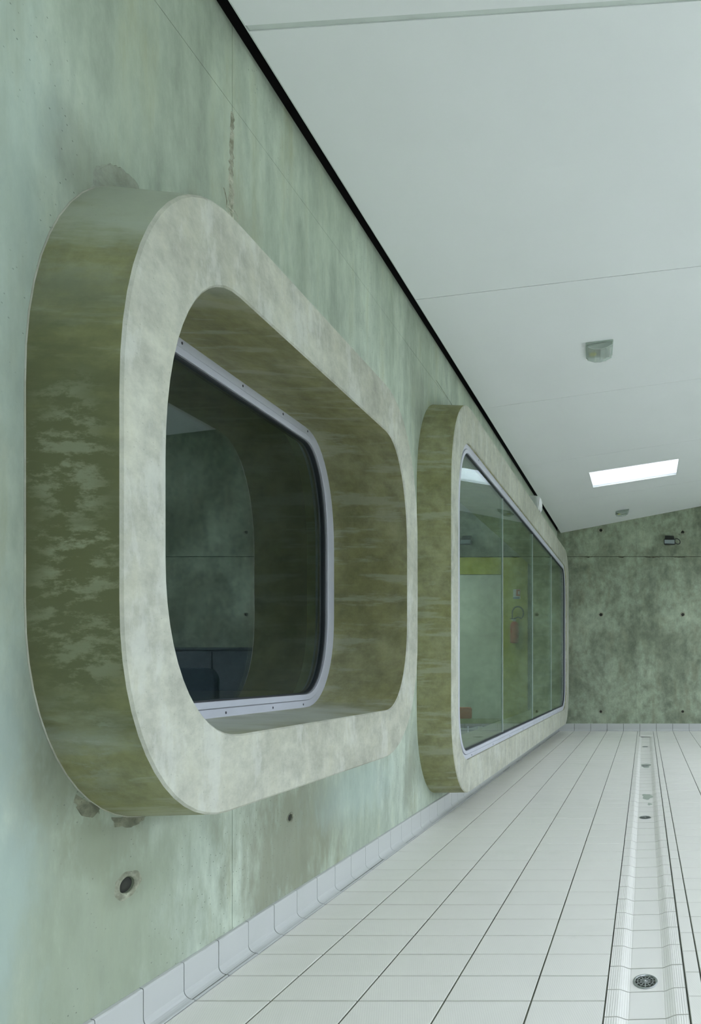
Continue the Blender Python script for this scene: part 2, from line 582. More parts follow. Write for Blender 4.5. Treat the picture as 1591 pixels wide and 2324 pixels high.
def ring(name, spec, d0, d1, x0, x1, mat, parent):
    """frame bar following the profile between insets d0 and d1, from x0 (back) to x1 (front)"""
    pa, pb = profile(*prof_inset(spec, d0)), profile(*prof_inset(spec, d1))
    n = len(pa)
    c = min(0.002, (d1 - d0) * 0.2)
    pa2, pb2 = profile(*prof_inset(spec, d0 + c)), profile(*prof_inset(spec, d1 - c))
    rings = [(pa, x0), (pa, x1 - c), (pa2, x1), (pb2, x1), (pb, x1 - c), (pb, x0)]
    verts, faces = [], []
    for pr, x in rings:
        verts += [(x, y, z) for y, z in pr]
    for i in range(len(rings)):
        for j in range(n):
            faces.append((i * n + j, i * n + (j + 1) % n, ((i + 1) % len(rings)) * n + (j + 1) % n, ((i + 1) % len(rings)) * n + j))
    me = mesh_of(name, verts, faces, [mat])
    fix_normals(me)
    for p in me.polygons:
        p.use_smooth = True
    me.set_sharp_from_angle(angle=math.radians(30))
    return obj(name, me, parent)


def prism(name, poly, x0, x1, mat=None, parent=None):
    n = len(poly)
    verts = [(x0, y, z) for y, z in poly] + [(x1, y, z) for y, z in poly]
    faces = [tuple(range(n)), tuple(range(2 * n - 1, n - 1, -1))] + [(j, (j + 1) % n, n + (j + 1) % n, n + j) for j in range(n)]
    o = mk(name, verts, faces, mat, parent)
    fix_normals(o.data)
    return o


def clip_poly(poly, y0, y1):
    """keep the part of a convex (y, z) polygon between y0 and y1"""
    for lim, sgn in ((y0, 1), (y1, -1)):
        out = []
        for i in range(len(poly)):
            a, b = poly[i], poly[(i + 1) % len(poly)]
            ia, ib = (a[0] - lim) * sgn >= 0, (b[0] - lim) * sgn >= 0
            if ia:
                out.append(a)
            if ia != ib:
                t = (lim - a[0]) / (b[0] - a[0])
                out.append((lim, a[1] + t * (b[1] - a[1])))
        poly = out
    return poly


# ------------------------------------------------------------------ floor
floor = box('floor', XW, XR, YN, YB, -0.06, -0.0035, M['grout'])
tag(floor, 'floor of pale ribbed tiles with dark grout lines', 'floor', 'structure')

TILE_H = 0.012


def tile_verts(x0, x1, y0, y1, z=0.0, ch=0.0015, zb=-0.008):
    return [(x0, y0, zb), (x1, y0, zb), (x1, y1, zb), (x0, y1, zb),
            (x0, y0, z - ch), (x1, y0, z - ch), (x1, y1, z - ch), (x0, y1, z - ch),
            (x0 + ch, y0 + ch, z), (x1 - ch, y0 + ch, z), (x1 - ch, y1 - ch, z), (x0 + ch, y1 - ch, z)]


TILEF = [(0, 1, 5, 4), (1, 2, 6, 5), (2, 3, 7, 6), (3, 0, 4, 7), (4, 5, 9, 8), (5, 6, 10, 9), (6, 7, 11, 10), (7, 4, 8, 11), (8, 9, 10, 11)]
GX, GY = 0.0050, 0.0030
GUT0, GUT1, GUTEND = -0.114, 0.1238, 7.488
left_cols = [-1.2976, -1.078, -0.828, -0.578, -0.328, GUT0]
right_cols = [GUT1, 0.1731]
while right_cols[-1] < XR - 0.26:
    right_cols.append(right_cols[-1] + 0.25)
tiles = []
COVEF = YB - 0.042


def rows(phase, y_from, y_to):
    k = math.ceil((y_from - phase) / 0.125)
    ys = []
    y = phase + k * 0.125
    if y - y_from > 0.03:
        ys.append(y_from)
    while y < y_to - 0.03:
        ys.append(y)
        y += 0.125
    ys.append(y_to)
    return ys


def lay(cols, phase, y0, y1):
    ys = rows(phase, y0, y1)
    for a, b in zip(cols[:-1], cols[1:]):
        for c, d in zip(ys[:-1], ys[1:]):
            tiles.append((a, b, c, d))


lay(left_cols, 0.0406, YN + 0.02, COVEF)
lay(right_cols, 0.0625, YN + 0.02, COVEF)
lay([GUT0, -0.078, GUT1], 0.0406, GUTEND, COVEF)


def seen_area(a, b, c, d):
    def pr(x, y):
        return XV + F * x / y, YV + F * H / y
    if d < 1.4:
        return 0
    c2 = max(c, 1.2)
    (xa, ya), (xb, yb) = pr(a, d), pr(b, c2)
    (xc, yc) = pr(a, c2)
    (xd, yd) = pr(b, d)
    if min(xa, xc) > 1591 or max(xb, xd) < 0 or ya > 2324:
        return 0
    wpx = min(1591, max(xb, xd)) - max(0, min(xa, xc))
    return max(0, wpx) * max(0, min(yb, 2324) - ya)


tiles.sort(key=lambda q: -seen_area(*q))
pool = {}
many_v, many_f = [], []
for i, (a, b, c, d) in enumerate(tiles):
    hgt = random.uniform(-0.0004, 0.0003)
    wx, wy = b - a - GX, d - c - GY
    if i < 298 and seen_area(a, b, c, d) > 0:
        key = (round(wx, 4), round(wy, 4))
        if key not in pool:
            pool[key] = mesh_of('floor_tile', tile_verts(-wx / 2, wx / 2, -wy / 2, wy / 2), TILEF, [M['tile']])
        o = obj('floor_tile', pool[key], floor)
        o.location = ((a + b) / 2, (c + d) / 2, hgt)
    else:
        k = len(many_v)
        many_v += tile_verts(a + GX / 2, b - GX / 2, c + GY / 2, d - GY / 2, hgt)
        many_f += [tuple(k + q for q in f) for f in TILEF]
o = mk('remaining_floor_tiles', many_v, many_f, M['tile'], floor)
o['kind'] = 'stuff'

# ------------------------------------------------------------------ drain channel
chan = empty('drain_channel', (0, 0, 0))
tag(chan, 'shallow ribbed drain channel of white tiles running along the floor', 'drain')


def channel_profile():
    half = (GUT1 - GUT0) / 2 - GX / 2
    pts = []
    n = 34
    dep = 0.0100
    for i in range(-n, n + 1):
        x = half * i / n
        ax = abs(x)
        if ax > half - 0.030:
            z = 0.0
        elif ax < 0.048:
            z = -dep
        else:
            u = (half - 0.030 - ax) / (half - 0.030 - 0.048)
            z = -dep * (u * u * (3 - 2 * u))
        if ax > 0.050 and i % 2:
            z -= 0.0007
        pts.append((x, z))
    return pts


CP = channel_profile()
CX = (GUT0 + GUT1) / 2
SKEW = 0.05


def channel_mesh(length):
    verts, faces = [], []
    n = len(CP)
    L = length / 2 - 0.0018
    for y in (-L, L):
        for x, z in CP:
            verts.append((x, y + SKEW * x, z))
    for j in range(n - 1):
        faces.append((j, j + 1, n + j + 1, n + j))
    b = len(verts)
    for y in (-L, L):
        for x, z in CP:
            verts.append((x, y + SKEW * x, -0.03))
    for j in range(n - 1):
        faces.append((b + j + 1, b + j, j, j + 1)[::-1])
        faces.append((b + n + j, b + n + j + 1, n + j + 1, n + j)[::-1])
    return mesh_of('channel_tile', verts, faces, [M['channel']])


ys = rows(0.0992, YN + 0.05, GUTEND - 0.006)
cpool = {}
for c, d in zip(ys[:-1], ys[1:]):
    key = round(d - c, 3)
    if key not in cpool:
        cpool[key] = channel_mesh(d - c)
    if c < 0.6:
        continue
    o = obj('channel_tile', cpool[key], chan)
    o.location = (CX, (c + d) / 2, random.uniform(-0.0003, 0.0003))
box('channel_bed', GUT0 + 0.001, GUT1 - 0.001, YN + 0.02, GUTEND, -0.034, -0.016, M['grout'], chan)
# the base slab gives way to the channel
cut = box('cutter', GUT0 + 0.0005, GUT1 - 0.0005, YN + 0.01, GUTEND, -0.05, 0.05, None)
boolean_cut(floor, [cut])
bpy.data.objects.remove(cut)


def drain(y, label):
    e = empty('drain_grate', (CX - 0.004, y, -0.0100))
    tag(e, label, 'drain grate', group='round grates in the drain channel')
    R = 0.0385
    # rim
    lathe('rim', [(R, 0.0), (R, 0.0012), (R - 0.002, 0.0022), (R - 0.0075, 0.0026), (R - 0.0075, 0.0)], 40, M['steel'], e)
    lathe('sump', [(R - 0.0074, 0.0), (R - 0.0074, 0.0004)], 32, M['hole'], e)
    for r0, r1 in ((0.0225, 0.0255), (0.0125, 0.0155)):
        vs_, fs = [], []
        n = 32
        for r, z in ((r0, 0.0004), (r0, 0.0024), (r1, 0.0024), (r1, 0.0004)):
            for j in range(n):
                t = 2 * math.pi * j / n
                vs_.append((r * math.cos(t), r * math.sin(t), z))
        for i in range(3):
            for j in range(n):
                fs.append((i * n + j, i * n + (j + 1) % n, (i + 1) * n + (j + 1) % n, (i + 1) * n + j))
        mk('grate_ring', vs_, fs, M['steel'], e)
    bar = mesh_of('grate_bar', boxv(0.004, 0.0315, -0.0016, 0.0016, 0.0004, 0.0023), BOXF, [M['steel']])
    for k in range(12):
        b = obj('grate_bar', bar, e)
        b.rotation_euler = (0, 0, k * math.pi / 6)
    hub = lathe('hub', [(0.0075, 0.0004), (0.0075, 0.0024), (0.006, 0.0028)], 20, M['steel'], e)
    lathe('screw', [(0.0028, 0.0028), (0.0028, 0.0036), (0.002, 0.0041)], 14, M['white'], hub)
    return e


drain(1.651, 'round slotted steel drain grate nearest in the channel')
drain(3.461, 'small round drain grate second along the channel')
drain(5.286, 'round drain grate third along the channel, with a grey wet mark')
drain(6.570, 'tiny round drain grate farthest along the channel by the back wall')

# wet marks on the channel bottom: thin films of water
def wet_mat():
    t = NT('thin_water_film')
    tr = t.n('ShaderNodeBsdfTransparent')
    tr.inputs[0].default_value = (0.74, 0.79, 0.76, 1)
    gl = t.n('ShaderNodeBsdfGlossy')
    gl.inputs['Roughness'].default_value = 0.04
    mx = t.n('ShaderNodeMixShader')
    mx.inputs[0].default_value = 0.06
    t.l(tr.outputs[0], mx.inputs[1])
    t.l(gl.outputs[0], mx.inputs[2])
    t.l(mx.outputs[0], t.out.inputs[0])
    return t.m


M['wet'] = wet_mat()
for wi, (cx, cy, rx, ry, lab) in enumerate(((0.006, 5.30, 0.060, 0.12, 'wide thin puddle of water round the third drain grate'),
                                            (0.012, 4.02, 0.055, 0.085, 'thin puddle of water between the second and third drain grates'),
                                            (0.028, 3.80, 0.022, 0.03, 'small wet spot behind the second drain grate'))):
    vs_ = [(cx + CX, cy, -0.0094)]
    n = 28
    for j in range(n):
        t = 2 * math.pi * j / n
        rr = 1 + 0.18 * math.sin(3 * t + wi) + 0.12 * math.sin(5 * t + 2 * wi)
        vs_.append((cx + CX + rx * rr * math.cos(t) * 0.72, cy + ry * rr * math.sin(t), -0.0094))
    fs = [(0, 1 + j, 1 + (j + 1) % n) for j in range(n)]
    pud = mk('water_puddle', vs_, fs, M['wet'])
    tag(pud, lab, 'puddle', group='wet marks in the drain channel')

# ------------------------------------------------------------------ left wall with its formwork panels
wall_left = box('wall_left', XW - 0.28, XW - 0.06, YN, YB + 0.3, -0.06, 3.70, M['void'])
tag(wall_left, 'green-grey cast concrete wall with panel joints and stains', 'wall', 'structure')
cut1 = prism('cutter', profile(*prof_inset(W1_OUT, 0.045)), XW - 0.5, XW + 0.2)
cut2 = prism('cutter', profile(*prof_inset(W2_OUT, 0.045)), XW - 0.5, XW + 0.2)


def hole_cutter(center, axis, r, depth):
    """flared tie hole"""
    n = 20
    verts = []
    for k, (rr, d) in enumerate(((r * 1.25, 0.004), (r * 1.12, 0.0), (r * 0.72, -depth))):
        for j in range(n):
            t = 2 * math.pi * j / n
            a, b = rr * math.cos(t), rr * math.sin(t)
            verts.append((center[0] + d, center[1] + a, center[2] + b) if axis == 'x' else (center[0] + a, center[1] - d, center[2] + b))
    faces = [tuple(range(n)), tuple(range(3 * n - 1, 2 * n - 1, -1))]
    for i in range(2):
        for j in range(n):
            faces.append((i * n + j, i * n + (j + 1) % n, (i + 1) * n + (j + 1) % n, (i + 1) * n + j))
    o = mk('cutter', verts, faces, None)
    fix_normals(o.data)
    return o


def tie_hole(center, axis, r, rim_r, parent):
    """mortar halo round the hole and the dark plug deep in it"""
    n = 36
    verts, faces = [], []
    rng = random.Random(int(center[1] * 1000 + center[2] * 77 + center[0] * 31))
    ph = [rng.uniform(0, 6.28) for _ in range(4)]
    prof = ((r * 1.02, -0.003), (r * 1.16, 0.0016), ((r * 1.3 + rim_r) / 2, 0.0022), (rim_r * 0.9, 0.0012), (rim_r, -0.0003))
    for i, (rr, d) in enumerate(prof):
        for j in range(n):
            t = 2 * math.pi * j / n
            w_ = 1 + (0.05 * math.sin(2 * t + ph[0]) + 0.05 * math.sin(3 * t + ph[1]) + 0.03 * math.sin(7 * t + ph[2])) * (i / 4)
            a, b = rr * w_ * math.cos(t), rr * w_ * math.sin(t)
            verts.append((center[0] + d, center[1] + a, center[2] + b) if axis == 'x' else (center[0] + a, center[1] - d, center[2] + b))
    for i in range(len(prof) - 1):
        for j in range(n):
            faces.append((i * n + j, i * n + (j + 1) % n, (i + 1) * n + (j + 1) % n, (i + 1) * n + j))
    h = mk('tie_hole_rim', verts, faces, M['holerim'], parent, smooth=True)
    fix_normals(h.data)
    plug = lathe('tie_hole_plug', [(r * 0.98, -0.004), (r * 0.98, 0.004), (r * 0.3, 0.005)], 20, M['hole'], h)
    if axis == 'x':
        plug.matrix_local = Matrix.Translation((center[0] - 0.0125, center[1], center[2])) @ Matrix.Rotation(math.pi / 2, 4, 'Y')
    else:
        plug.matrix_local = Matrix.Translation((center[0], center[1] + 0.0125, center[2])) @ Matrix.Rotation(math.pi / 2, 4, 'X')
    return h


lw_holes = [((XW, 1.3845, H - 0.5616), 0.020, 0.036), ((XW, 2.019, H - 0.5646), 0.013, 0.020)]
hc = [hole_cutter(c, 'x', r, 0.038) for c, r, _ in lw_holes]
boolean_cut(wall_left, [cut1, cut2])
vj = [YN, -2.14, -0.85, 0.443, 1.735, 3.027, 4.32, 5.61, 6.90, YB]
zj = [0.0, H + 1.825, H + 2.088]
JG = 0.0012
for a, b in zip(vj[:-1], vj[1:]):
    for k, (c, d) in enumerate(zip(zj[:-1], zj[1:])):
        p = box('concrete_panel', XW - 0.06, XW + random.uniform(-0.0006, 0.0004), a + JG / 2, b - JG / 2, c + JG / 2, d - JG / 2, M['wall'], wall_left)
        if k == 0:
            cs = []
            if a < W1_OUT[1] and b > W1_OUT[0]:
                cs.append(cut1)
            if a < W2_OUT[1] and b > W2_OUT[0]:
                cs.append(cut2)
            cs += [q for q, (cc, _, _) in zip(hc, lw_holes) if a < cc[1] < b]
            if cs:
                boolean_cut(p, cs)
for c, r, rim in lw_holes:
    tie_hole(c, 'x', r, rim, wall_left)
for c in [cut1, cut2] + hc:
    bpy.data.objects.remove(c)


def wall_patch(name, poly, thick, mat, parent, jag=0.004, sub=4, x=XW):
    """raised irregular patch on the left wall; poly in (y, z)"""
    pts = []
    rng = random.Random(len(poly) * 31 + int(poly[0][1] * 100))
    n = len(poly)
    for i in range(n):
        a, b = poly[i], poly[(i + 1) % n]
        for k in range(sub):
            t = k / sub
            pts.append((a[0] + t * (b[0] - a[0]) + rng.uniform(-jag, jag), a[1] + t * (b[1] - a[1]) + rng.uniform(-jag, jag)))
    cy = sum(p[0] for p in pts) / len(pts)
    cz = sum(p[1] for p in pts) / len(pts)
    m = len(pts)
    verts = [(x - 0.0005, y, z) for y, z in pts] + [(x + thick * rng.uniform(0.6, 1.2), cy + (y - cy) * 0.93, cz + (z - cz) * 0.95) for y, z in pts]
    faces = [(i, (i + 1) % m, m + (i + 1) % m, m + i) for i in range(m)] + [tuple(range(m, 2 * m))]
    o = mk(name, verts, faces, mat, parent)
    fix_normals(o.data)
    return o


def wy(px, py, X=XW):
    """point of the left wall that shows at a place of the photograph -> (y, z)"""
    Y = F * (-X) / (XV - px)
    return (Y, H + (YV - py) / F * Y)


wall_patch('mortar_patch', [wy(*p) for p in ((208, 436), (209, 400), (222, 378), (243, 370), (268, 376), (290, 392), (310, 412), (322, 442), (290, 446), (240, 446))], 0.0018, M['patch'], wall_left)
# flaking seam down the upper panel joint: a strip of short lumps
seam = []
for k in range(27):
    py = 252 + k * 9.4
    wd = 2.8 + 4.0 * abs(math.sin(k * 1.7)) * (0.5 + k / 30)
    x0 = 527.5 - 0.6 * k / 27 * 6 + random.uniform(-1.5, 1.5)
    seam.append((x0 - wd, x0 + wd, py))
poly = [wy(a, p) for a, b, p in seam] + [wy(b, p) for a, b, p in reversed(seam)]
vs_, fs = [], []
for a, b, p in seam:
    y0, z = wy(a, p)
    y1, _ = wy(b, p)
    ym = (y0 + y1) / 2 + random.uniform(-0.002, 0.002)
    hh = random.uniform(0.0008, 0.0045)
    vs_ += [(XW - 0.0004, y0, z), (XW + hh, ym, z), (XW - 0.0004, y1, z)]
for k in range(len(seam) - 1):
    fs += [(3 * k, 3 * k + 1, 3 * k + 4, 3 * k + 3), (3 * k + 1, 3 * k + 2, 3 * k + 5, 3 * k + 4)]
mk('flaking_seam', vs_, fs, M['crack'], wall_left)
# thin ragged run beside the seam, above the first surround, and one above the second
def run(pts, wpx, mat=M['crack']):
    vs_, fs = [], []
    for k, (px, py) in enumerate(pts):
        y0, z = wy(px - wpx, py)
        y1, _ = wy(px + wpx, py)
        vs_ += [(XW - 0.0004, y0, z), (XW + 0.0016, (y0 + y1) / 2, z), (XW - 0.0004, y1, z)]
    for k in range(len(pts) - 1):
        fs += [(3 * k, 3 * k + 1, 3 * k + 4, 3 * k + 3), (3 * k + 1, 3 * k + 2, 3 * k + 5, 3 * k + 4)]
    return mk('flaking_run', vs_, fs, mat, wall_left)


run([(508, 425), (512, 440), (515, 455), (514, 470), (519, 485), (523, 497)], 1.3)
run([(524, 470), (533, 478), (539, 490), (540, 502)], 1.8)
run([(990, 862), (998, 874), (1004, 884), (1012, 896), (1020, 908), (1026, 918)], 1.0)
wall_patch('mortar_scar', [wy(*p) for p in ((172, 1800), (165, 1818), (180, 1842), (198, 1856), (218, 1850), (232, 1836), (205, 1822))], 0.0010, M['scar'], wall_left, jag=0.006)
wall_patch('mortar_smear', [wy(*p) for p in ((255, 1852), (262, 1876), (290, 1880), (318, 1868), (330, 1852))], 0.0006, M['scar'], wall_left)

# ------------------------------------------------------------------ windows in the left wall
def screws(spec, d, x, ys, parent):
    """small screw heads along the lower and upper bar of a frame"""
    me = mesh_of('screw', [(0.0016, 0.0022 * math.cos(k * math.pi / 4), 0.0042 * math.sin(k * math.pi / 4)) for k in range(8)] +
                 [(0, 0.0030 * math.cos(k * math.pi / 4), 0.0052 * math.sin(k * math.pi / 4)) for k in range(8)],
                 [tuple(range(8))] + [(k, 8 + k, 8 + (k + 1) % 8, (k + 1) % 8) for k in range(8)], [M['screw']])
    z0, z1 = spec[2] + d, spec[3] - d
    for y, top in ys:
        o = obj('screw', me, parent)
        o.location = (x, y, z1 if top else z0)


# window 1: deep reveal, pane far back
win1 = empty('window_1', (XW, (W1_OUT[0] + W1_OUT[1]) / 2, W1_OUT[2]))
tag(win1, 'rounded window in a deep projecting concrete surround, dark glass set far back', 'window', 'structure')
def child(o, p):
    o.parent = p
    o.matrix_parent_inverse = Matrix.Translation(-Vector(p.location))
    return o


def grow(spec, dy0, dy1, dz0, dz1):
    y0, y1, z0, z1, *cs = spec
    return (y0 - dy0, y1 + dy1, z0 - dz0, z1 + dz1, *cs)


XP1 = -1.49
W1_BACK = grow(W1_IN, 0.0, 0.0, -0.014, 0.016)
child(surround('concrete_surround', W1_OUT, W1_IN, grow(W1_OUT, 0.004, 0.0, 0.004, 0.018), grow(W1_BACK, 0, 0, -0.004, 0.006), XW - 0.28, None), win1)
child(tube('highlight_bead', [(XW, y_, z_) for y_, z_ in profile(*grow(W1_OUT, 0.004, 0.0, 0.004, 0.018))], 0.0022, M['face'], None, n=5, closed=True), win1)  # pale bead added to draw the bright edge highlight where surround meets wall
fr1 = child(ring('frame', W1_BACK, -0.004, 0.030, XP1 - 0.07, XP1, M['alu'], None), win1)
child(ring('glazing_bead', W1_BACK, 0.0315, 0.056, XP1 - 0.05, XP1 + 0.004, M['alu'], None), win1)
child(ring('gasket', W1_BACK, 0.056, 0.062, XP1 - 0.04, XP1 - 0.006, M['gasket'], None), win1)
p1 = child(prism('glass_pane', profile(*prof_inset(W1_BACK, 0.054)), XP1 - 0.026, XP1 - 0.016, M['glass_dark']), win1)
ys1 = [(y, False) for y in (1.66, 1.90, 2.14, 2.33)] + [(y, True) for y in (1.72, 1.98, 2.20, 2.36)]
e = empty('frame_screws')
bpy.data.objects.remove(e)
_before = set(bpy.data.objects)
screws(W1_BACK, 0.013, XP1, ys1, None)
for o in set(bpy.data.objects) - _before:
    child(o, win1)
    mw = o.matrix_parent_inverse.copy()
    o.parent = fr1
    o.matrix_parent_inverse = Matrix.Identity(4)

# window 2: long glazed opening, panes almost flush
win2 = empty('window_2', (XW, (W2_OUT[0] + W2_OUT[1]) / 2, W2_OUT[2]))
tag(win2, 'long rounded window in a projecting concrete surround reaching down to the coving', 'window', 'structure')
XP2 = -1.152
child(surround('concrete_surround', W2_OUT, W2_IN, grow(W2_OUT, 0.003, 0.0, 0.002, 0.004), W2_IN, XW - 0.28, None), win2)
fr2 = child(ring('frame', W2_IN, -0.004, 0.030, XP2 - 0.06, XP2, M['alu'], None), win2)
child(ring('glazing_bead', W2_IN, 0.0325, 0.056, XP2 - 0.04, XP2 + 0.005, M['alu'], None), win2)
child(ring('gasket', W2_IN, 0.056, 0.066, XP2 - 0.03, XP2 - 0.004, M['gasket'], None), win2)
full = profile(*prof_inset(W2_IN, 0.054))
yj2 = [3.0, 4.373, 5.535, 6.640, 8.0]
for a, b in zip(yj2[:-1], yj2[1:]):
    child(prism('glass_pane', clip_poly(full, a + 0.004, b - 0.004), XP2 - 0.024, XP2 - 0.012, M['glass']), win2)
for y in yj2[1:-1]:
    zz = [p[1] for p in clip_poly(full, y - 0.003, y + 0.003)]
    child(box('silicone_joint', XP2 - 0.023, XP2 - 0.0105, y - 0.0038, y + 0.0038, min(zz), max(zz), M['clearstrip']), win2)
_before = set(bpy.data.objects)
screws(W2_IN, 0.013, XP2, [(3.55 + 0.5 * k, False) for k in range(8)] + [(3.7 + 0.6 * k, True) for k in range(6)], None)
for o in set(bpy.data.objects) - _before:
    o.parent = fr2

# ------------------------------------------------------------------ back wall
wall_back = box('wall_back', XW - 0.28, XR + 0.3, YB + 0.06, YB + 0.34, -0.06, 6.0, M['void'])
tag(wall_back, 'dark mottled concrete end wall with tie holes and a ragged joint', 'wall', 'structure')
bw_holes = []
for k, x in enumerate((-0.676, 0.575, 1.825, 3.075, 4.325)):
    for z in (H + 2.105 - 0.03 * (k % 2), H + 0.815, H - 0.666):
        bw_holes.append(((x, YB, z), 0.023 if z > 0.5 else 0.019, 0.040 if z > 0.5 else 0.028))
bhc = [hole_cutter(c, 'y', r, 0.038) for c, r, _ in bw_holes]
bj = [XW + 0.001, -0.135, 2.365, 4.865, XR]
bz = [0.0, H + 1.700, 5.6]
for a, b in zip(bj[:-1], bj[1:]):
    for c, d in zip(bz[:-1], bz[1:]):
        g = 0.003 if c > 0 or d < 5 else 0.0
        p = box('concrete_panel', a + 0.0008, b - 0.0008, YB + random.uniform(-0.0003, 0.0006), YB + 0.06, c + 0.004, d - 0.004, M['wall_back'], wall_back)
        cs = [q for q, (cc, _, _) in zip(bhc, bw_holes) if a < cc[0] < b and c < cc[2] < d]
        if cs:
            boolean_cut(p, cs)
for c, r, rim in bw_holes:
    tie_hole(c, 'y', r, rim, wall_back)
for q in bhc:
    bpy.data.objects.remove(q)
# ragged crumbling lips of the pour joint on the end wall
rng = random.Random(3)
for (xa, xb) in ((-0.95, -0.80), (-0.42, -0.30), (-0.02, 0.26), (0.42, 0.66), (0.9, 1.4), (2.0, 2.6)):
    n = max(4, int((xb - xa) / 0.02))
    vs_, fs = [], []
    zz = H + 1.700
    for k in range(n + 1):
        x = xa + (xb - xa) * k / n
        dn = (0.006 + 0.016 * rng.random()) * math.sin(math.pi * k / n)
        up = 0.004 * rng.random() + 0.002
        vs_ += [(x, YB - 0.0002, zz + up), (x, YB - 0.003 - 0.004 * rng.random(), zz - dn * 0.3), (x, YB - 0.0002, zz - dn - 0.002)]
    for k in range(n):
        fs += [(3 * k, 3 * k + 1, 3 * k + 4, 3 * k + 3), (3 * k + 1, 3 * k + 2, 3 * k + 5, 3 * k + 4)]
    mk('joint_crumble', vs_, fs, M['crumble'], wall_back)

# ------------------------------------------------------------------ coving
CT = 0.109


def cove_profile():
    pts = [(0.0, CT + 0.002), (0.0085, CT), (0.0105, CT - 0.002), (0.0112, CT - 0.006)]
    r = 0.024
    for k in range(7):
        a = math.pi / 2 * k / 6
        pts.append((0.0112 + 0.004 + r - r * math.cos(a) - 0.004 * (1 - k / 6), 0.003 + r - r * math.sin(a)))
    pts += [(0.0420, 0.0022), (0.0424, 0.0005), (0.0424, -0.006)]
    return pts


def cove_mesh(length):
    pr = cove_profile()
    n = len(pr)
    verts, faces = [], []
    L = length / 2
    for y in (-L, L):
        for d, z in pr:
            verts.append((d, y, z))
    for j in range(n - 1):
        faces.append((j, j + 1, n + j + 1, n + j))
    verts += [(0, -L, -0.006), (0, L, -0.006)]
    faces.append(tuple([2 * n] + list(range(n - 1, -1, -1)))[::-1])
    faces.append(tuple([2 * n + 1] + [n + j for j in range(n - 1, -1, -1)]))
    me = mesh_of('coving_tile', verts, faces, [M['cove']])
    fix_normals(me)
    return me


bl = empty('baseboard_left', (XW, 4, 0))
tag(bl, 'white glazed coving tiles along the foot of the green-grey wall', 'coving', 'structure')
bb = empty('baseboard_back', (2, YB, 0))
tag(bb, 'white glazed coving tiles along the foot of the dark end wall', 'coving', 'structure')
box_b = box('joint_bed', XW, XW + 0.0085, YN + 0.3, YB, -0.003, CT - 0.003, M['grout'])
child(box_b, bl)
child(box('joint_foot', XW, XW + 0.036, YN + 0.3, YB, -0.003, 0.0035, M['grout']), bl)
child(box('joint_bed', XW, XR, YB - 0.0085, YB, -0.003, CT - 0.003, M['grout']), bb)
child(box('joint_foot', XW, XR, YB - 0.036, YB, -0.003, 0.0035, M['grout']), bb)
cm = cove_mesh(0.125 - 0.0022)
y = 0.0406 + 0.0625 + 0.125 * 4
while y < YB - 0.02:
    o = obj('coving_tile', cm, bl)
    o.location = (random.uniform(0, 0.0005), y - 4, random.uniform(-0.0005, 0.0006))
    y += 0.125
cm2 = cove_mesh(0.25 - 0.0055)
x = -1.078 - 0.125
while x < XR - 0.2:
    o = obj('coving_tile', cm2, bb)
    o.location = (x - 2, 0, 0)
    o.rotation_euler = (0, 0, -math.pi / 2)
    x += 0.25

# ------------------------------------------------------------------ ceiling
SK = (-0.630, 0.385, 5.909, 6.405)      # skylight: s from, s to, t from, t to


def cpoint(off):
    def f(s, t, side):
        y = min(max(t + CM * (s - CEX), YN), YB - 0.002)
        return (s, y, zc(s) + off[side])
    return f


SKN = (-0.20, 1.05, -0.45, 0.50)       # unseen large rooflight over the viewpoint, added to light the near floor
ceiling = grid_slab('ceiling', [XW - 0.05, SK[0] - 0.05, SKN[0] - 0.05, SK[1] + 0.05, SKN[1] + 0.05, 1.2], [-7.0, SKN[2] - 0.05, SKN[3] + 0.05, SK[2] - 0.05, SK[3] + 0.05, 9.0], {(1, 3), (2, 3), (2, 1), (3, 1)}, cpoint((0.30, 0.42)), M['void'])
tag(ceiling, 'smooth white sloping ceiling of wide boards with fine joints', 'ceiling', 'structure')
joints = [-6.4, -5.78, -4.53, -3.28, -2.03, -0.78, 0.47, 1.722, 2.990, 4.245, 5.470, 6.760, 9.0]
gaps = {1.722: 0.016, 2.990: 0.004}
for a, b in zip(joints[:-1], joints[1:]):
    ga, gb = gaps.get(a, 0.0028) / 2, gaps.get(b, 0.0028) / 2
    if a < SK[2] < b:
        grid_slab('ceiling_board', [CEX, SK[0], SK[1], 1.2], [a + ga, SK[2], SK[3], b - gb], {(1, 1)}, cpoint((0.0, 0.022)), M['ceiling'], ceiling)
    elif a < SKN[2] < b:
        grid_slab('ceiling_board', [CEX, SKN[0], SKN[1], 1.2], [a + ga, SKN[2], SKN[3], b - gb], {(1, 1)}, cpoint((0.0, 0.022)), M['ceiling'], ceiling)
    else:
        grid_slab('ceiling_board', [CEX, 1.2], [a + ga, b - gb], set(), cpoint((0.0, 0.022)), M['ceiling'], ceiling)
for t_ in joints[1:-1]:
    o_ = 0.006 if t_ in gaps else 0.0025
    grid_slab('joint_batten', [CEX + 0.002, 1.2], [t_ - 0.03, t_ + 0.03], set(), cpoint((0.022 if t_ not in gaps else 0.004, 0.03)), M['batten'], ceiling)
# light edge trim of the boards along the shadow gap
grid_slab('edge_trim', [CEX - 0.004, CEX - 0.0005], [-6.0, 9.0], set(), cpoint((0.0, 0.03)), M['batten'], ceiling)

# the other slope of the roof, with unseen rooflights added for light
RL = [(1.45, 3.05, 0.2, 2.0), (1.45, 3.05, 4.2, 6.0)]
ROOFLIGHT_T = sorted({YN, YB - 0.002} | {q for r in RL for q in r[2:]})


def rpoint(s, t, side):
    return (s, t, zc(s) + (0.0, 0.34)[side])


